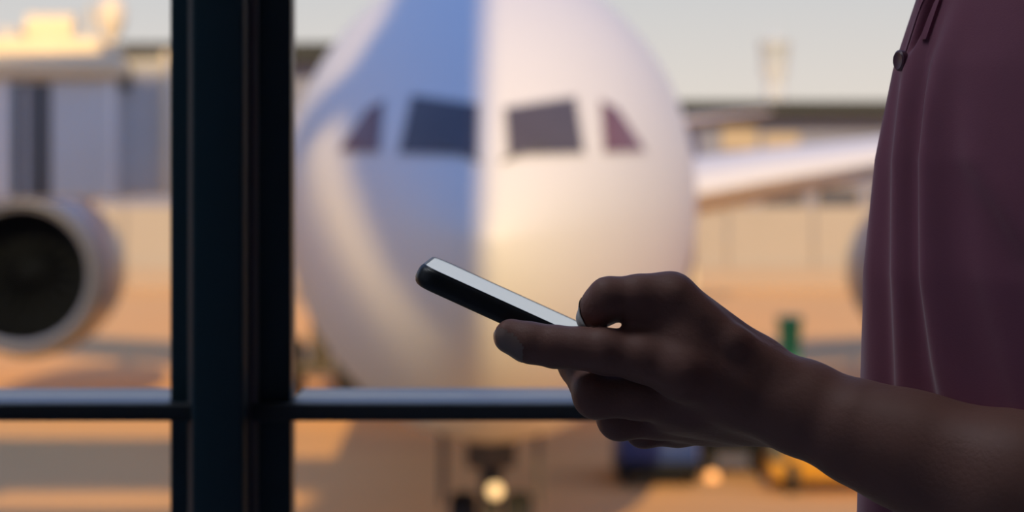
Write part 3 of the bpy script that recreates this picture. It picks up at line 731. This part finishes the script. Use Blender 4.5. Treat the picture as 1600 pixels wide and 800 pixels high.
def shirt_pt(th, z, off=0.0):
    """th = 0 at the front, growing towards the wearer's left"""
    b = interp(z, BW); a = (TX - interp(z, XF)) / math.cos(PHI)
    n = 2.05; c_, s_ = math.cos(th), math.sin(th)
    f = a * math.copysign(abs(c_) ** (2 / n), c_); u = b * math.copysign(abs(s_) ** (2 / n), s_)
    fr = c_ > 0
    if fr and u < 0: f -= .64 * (math.sqrt(u * u + .016 ** 2) - .016) * min(1, c_ * 2)   # the cloth is tented along the placket
    return B(f + fold(u, z, fr) * (max(c_, 0) ** .5 if fr else 1) + off, u, z)
zs = list(np.linspace(.88, 1.06, 10)) + list(np.linspace(1.066, 1.40, 130)) + list(np.linspace(1.41, 1.53, 12))
# even steps across the chest: angles chosen from u
us = np.concatenate([np.linspace(-.96, -.3, 26, endpoint=False), np.linspace(-.3, .66, 330, endpoint=False), np.linspace(.66, .96, 26)])
ths = [math.copysign(math.asin(min(1, abs(u) ** 1.025)), u) for u in us]
ths += list(np.linspace(ths[-1], 2 * PI + ths[0], 44)[1:-1])
m_ = MB().loft([[shirt_pt(t, z) for t in ths] for z in zs], cap=False)
# sleeves
def sleeve(a, b, r0, r1):
    a = Vector(a); b = Vector(b); d_ = (b - a).normalized(); p = d_.orthogonal().normalized(); q = d_.cross(p)
    rings = []
    for t, q_ in [(-.20, .05), (-.19, .45), (-.15, .75), (-.08, .94)] + [(i / 15, 1.0) for i in range(16)]:
        rr = (r0 + (r1 - r0) * max(t, 0)) * q_
        rings.append([a.lerp(b, t) + (p * math.cos(x) + q * math.sin(x)) * (rr + .003 * math.sin(3 * x + 5 * t)) for x in [2 * PI * k / 32 for k in range(32)]])
    m_.loft(rings, cap=False)
sleeve(SHO + Vector((0, .004, .0)), Vector((.317, .880, 1.185)), .066, .060)
sleeve(rs, rs.lerp(re, .7), .066, .058)
shirt = m_.build('polo_shirt', 'shirt_plum', person, True, label='plum cotton polo shirt with vertical folds')
# placket edge, button and collar
def strip(u0, u1, z0, z1, off, name, m, n=24, parent=shirt):
    rings = []
    for i in range(n + 1):
        z = z0 + (z1 - z0) * i / n; ring = []
        for u, o in ((u0, off), (u1, off), (u1, off - .004), (u0, off - .004)):
            uu = u / interp(z, BW); th = math.copysign(math.asin(min(1, abs(uu) ** 1.025)), uu)
            b_ = interp(z, BW); p = shirt_pt(th, z); p = p + FD * o
            ring.append(p)
        rings.append(ring)
    return MB().loft(rings).build(name, m, parent, True, 40)
strip(-.0070, -.0030, 1.288, 1.42, .0006, 'placket_edge', 'shirt_plum')
strip(.0100, .0130, 1.300, 1.42, .0016, 'placket_edge', 'shirt_plum')
bp_ = shirt_pt(0, 1.2915) + FD * .0015
MB().lathe(bp_, FD, [(-.001, .0044), (.0012, .0044), (.0018, .0036), (.0014, .0024), (.0014, 0)], 24).build('button', 'button', shirt, True, 40)
rings = []
for z, r0 in ((1.50, .075), (1.53, .070), (1.555, .068), (1.55, .074), (1.52, .082), (1.50, .088)):
    rings.append([B(math.cos(a) * r0, math.sin(a) * r0 * .95, z - .02 * max(0, math.cos(a))) for a in np.linspace(.25, 2 * PI - .25, 40)])
MB().loft(rings, cap=False, closed=False).build('collar', 'shirt_plum', shirt, True)

# trousers, shoes, hair and eyes
G3 = Field((-.05, .72, .05), (.62, 1.42, 1.02), .010); A3 = np.full(G3.n, .3, np.float32)
for s in (-1, 1):
    cone(G3, A3, B(0, s * .10, .88), B(.01, s * .11, .50), .100, .075, .03); cone(G3, A3, B(.01, s * .11, .50), B(-.02, s * .12, .10), .075, .062, .03)
cone(G3, A3, B(0, -.06, .92), B(0, .06, .92), .118, .118, .04)
v3, q3 = nets(G3, A3, 3)
MB().add(v3.tolist(), q3.tolist()).build('trousers', 'trousers', person, True)
for s in (-1, 1):
    G4 = Field(tuple(B(.06, s * .125, 0) - Vector((.22, .14, .01))), tuple(B(.06, s * .125, 0) + Vector((.22, .14, .16))), .007); A4 = np.full(G4.n, .3, np.float32)
    cone(G4, A4, B(-.05, s * .12, .055), B(.15, s * .13, .042), .045, .038, .02); cone(G4, A4, B(-.03, s * .12, .05), B(-.03, s * .12, .10), .045, .045, .02)
    Zg = G4.ax[2][None, None, :]; A4 = np.maximum(A4, .004 - Zg)
    v4, q4 = nets(G4, A4, 2)
    MB().add(v4.tolist(), q4.tolist()).build('shoe', 'shoe', person, True)
    MB().lathe(B(.099, s * .031, 1.703), FD, [(-.011, .0), (-.009, .009), (0, .0125), (.009, .009), (.012, 0)], 16).build('eye', 'eye_white', person, True)
G5 = Field((.10, .92, 1.62), (.46, 1.20, 1.86), .006); A5 = np.full(G5.n, .3, np.float32)
ellip(G5, A5, B(.005, 0, 1.715), (.104, .084, .108), .01)
Xg, Yg, Zg = np.meshgrid(*G5.ax, indexing='ij', sparse=True)
fwd = (Xg - TX) * FD.x + (Yg - TY) * FD.y
A5 = np.maximum(A5, (fwd - .075) + (1.765 - Zg) * 1.0)
v5, q5 = nets(G5, A5, 2)
MB().add(v5.tolist(), q5.tolist()).build('hair', 'hair', person, True)
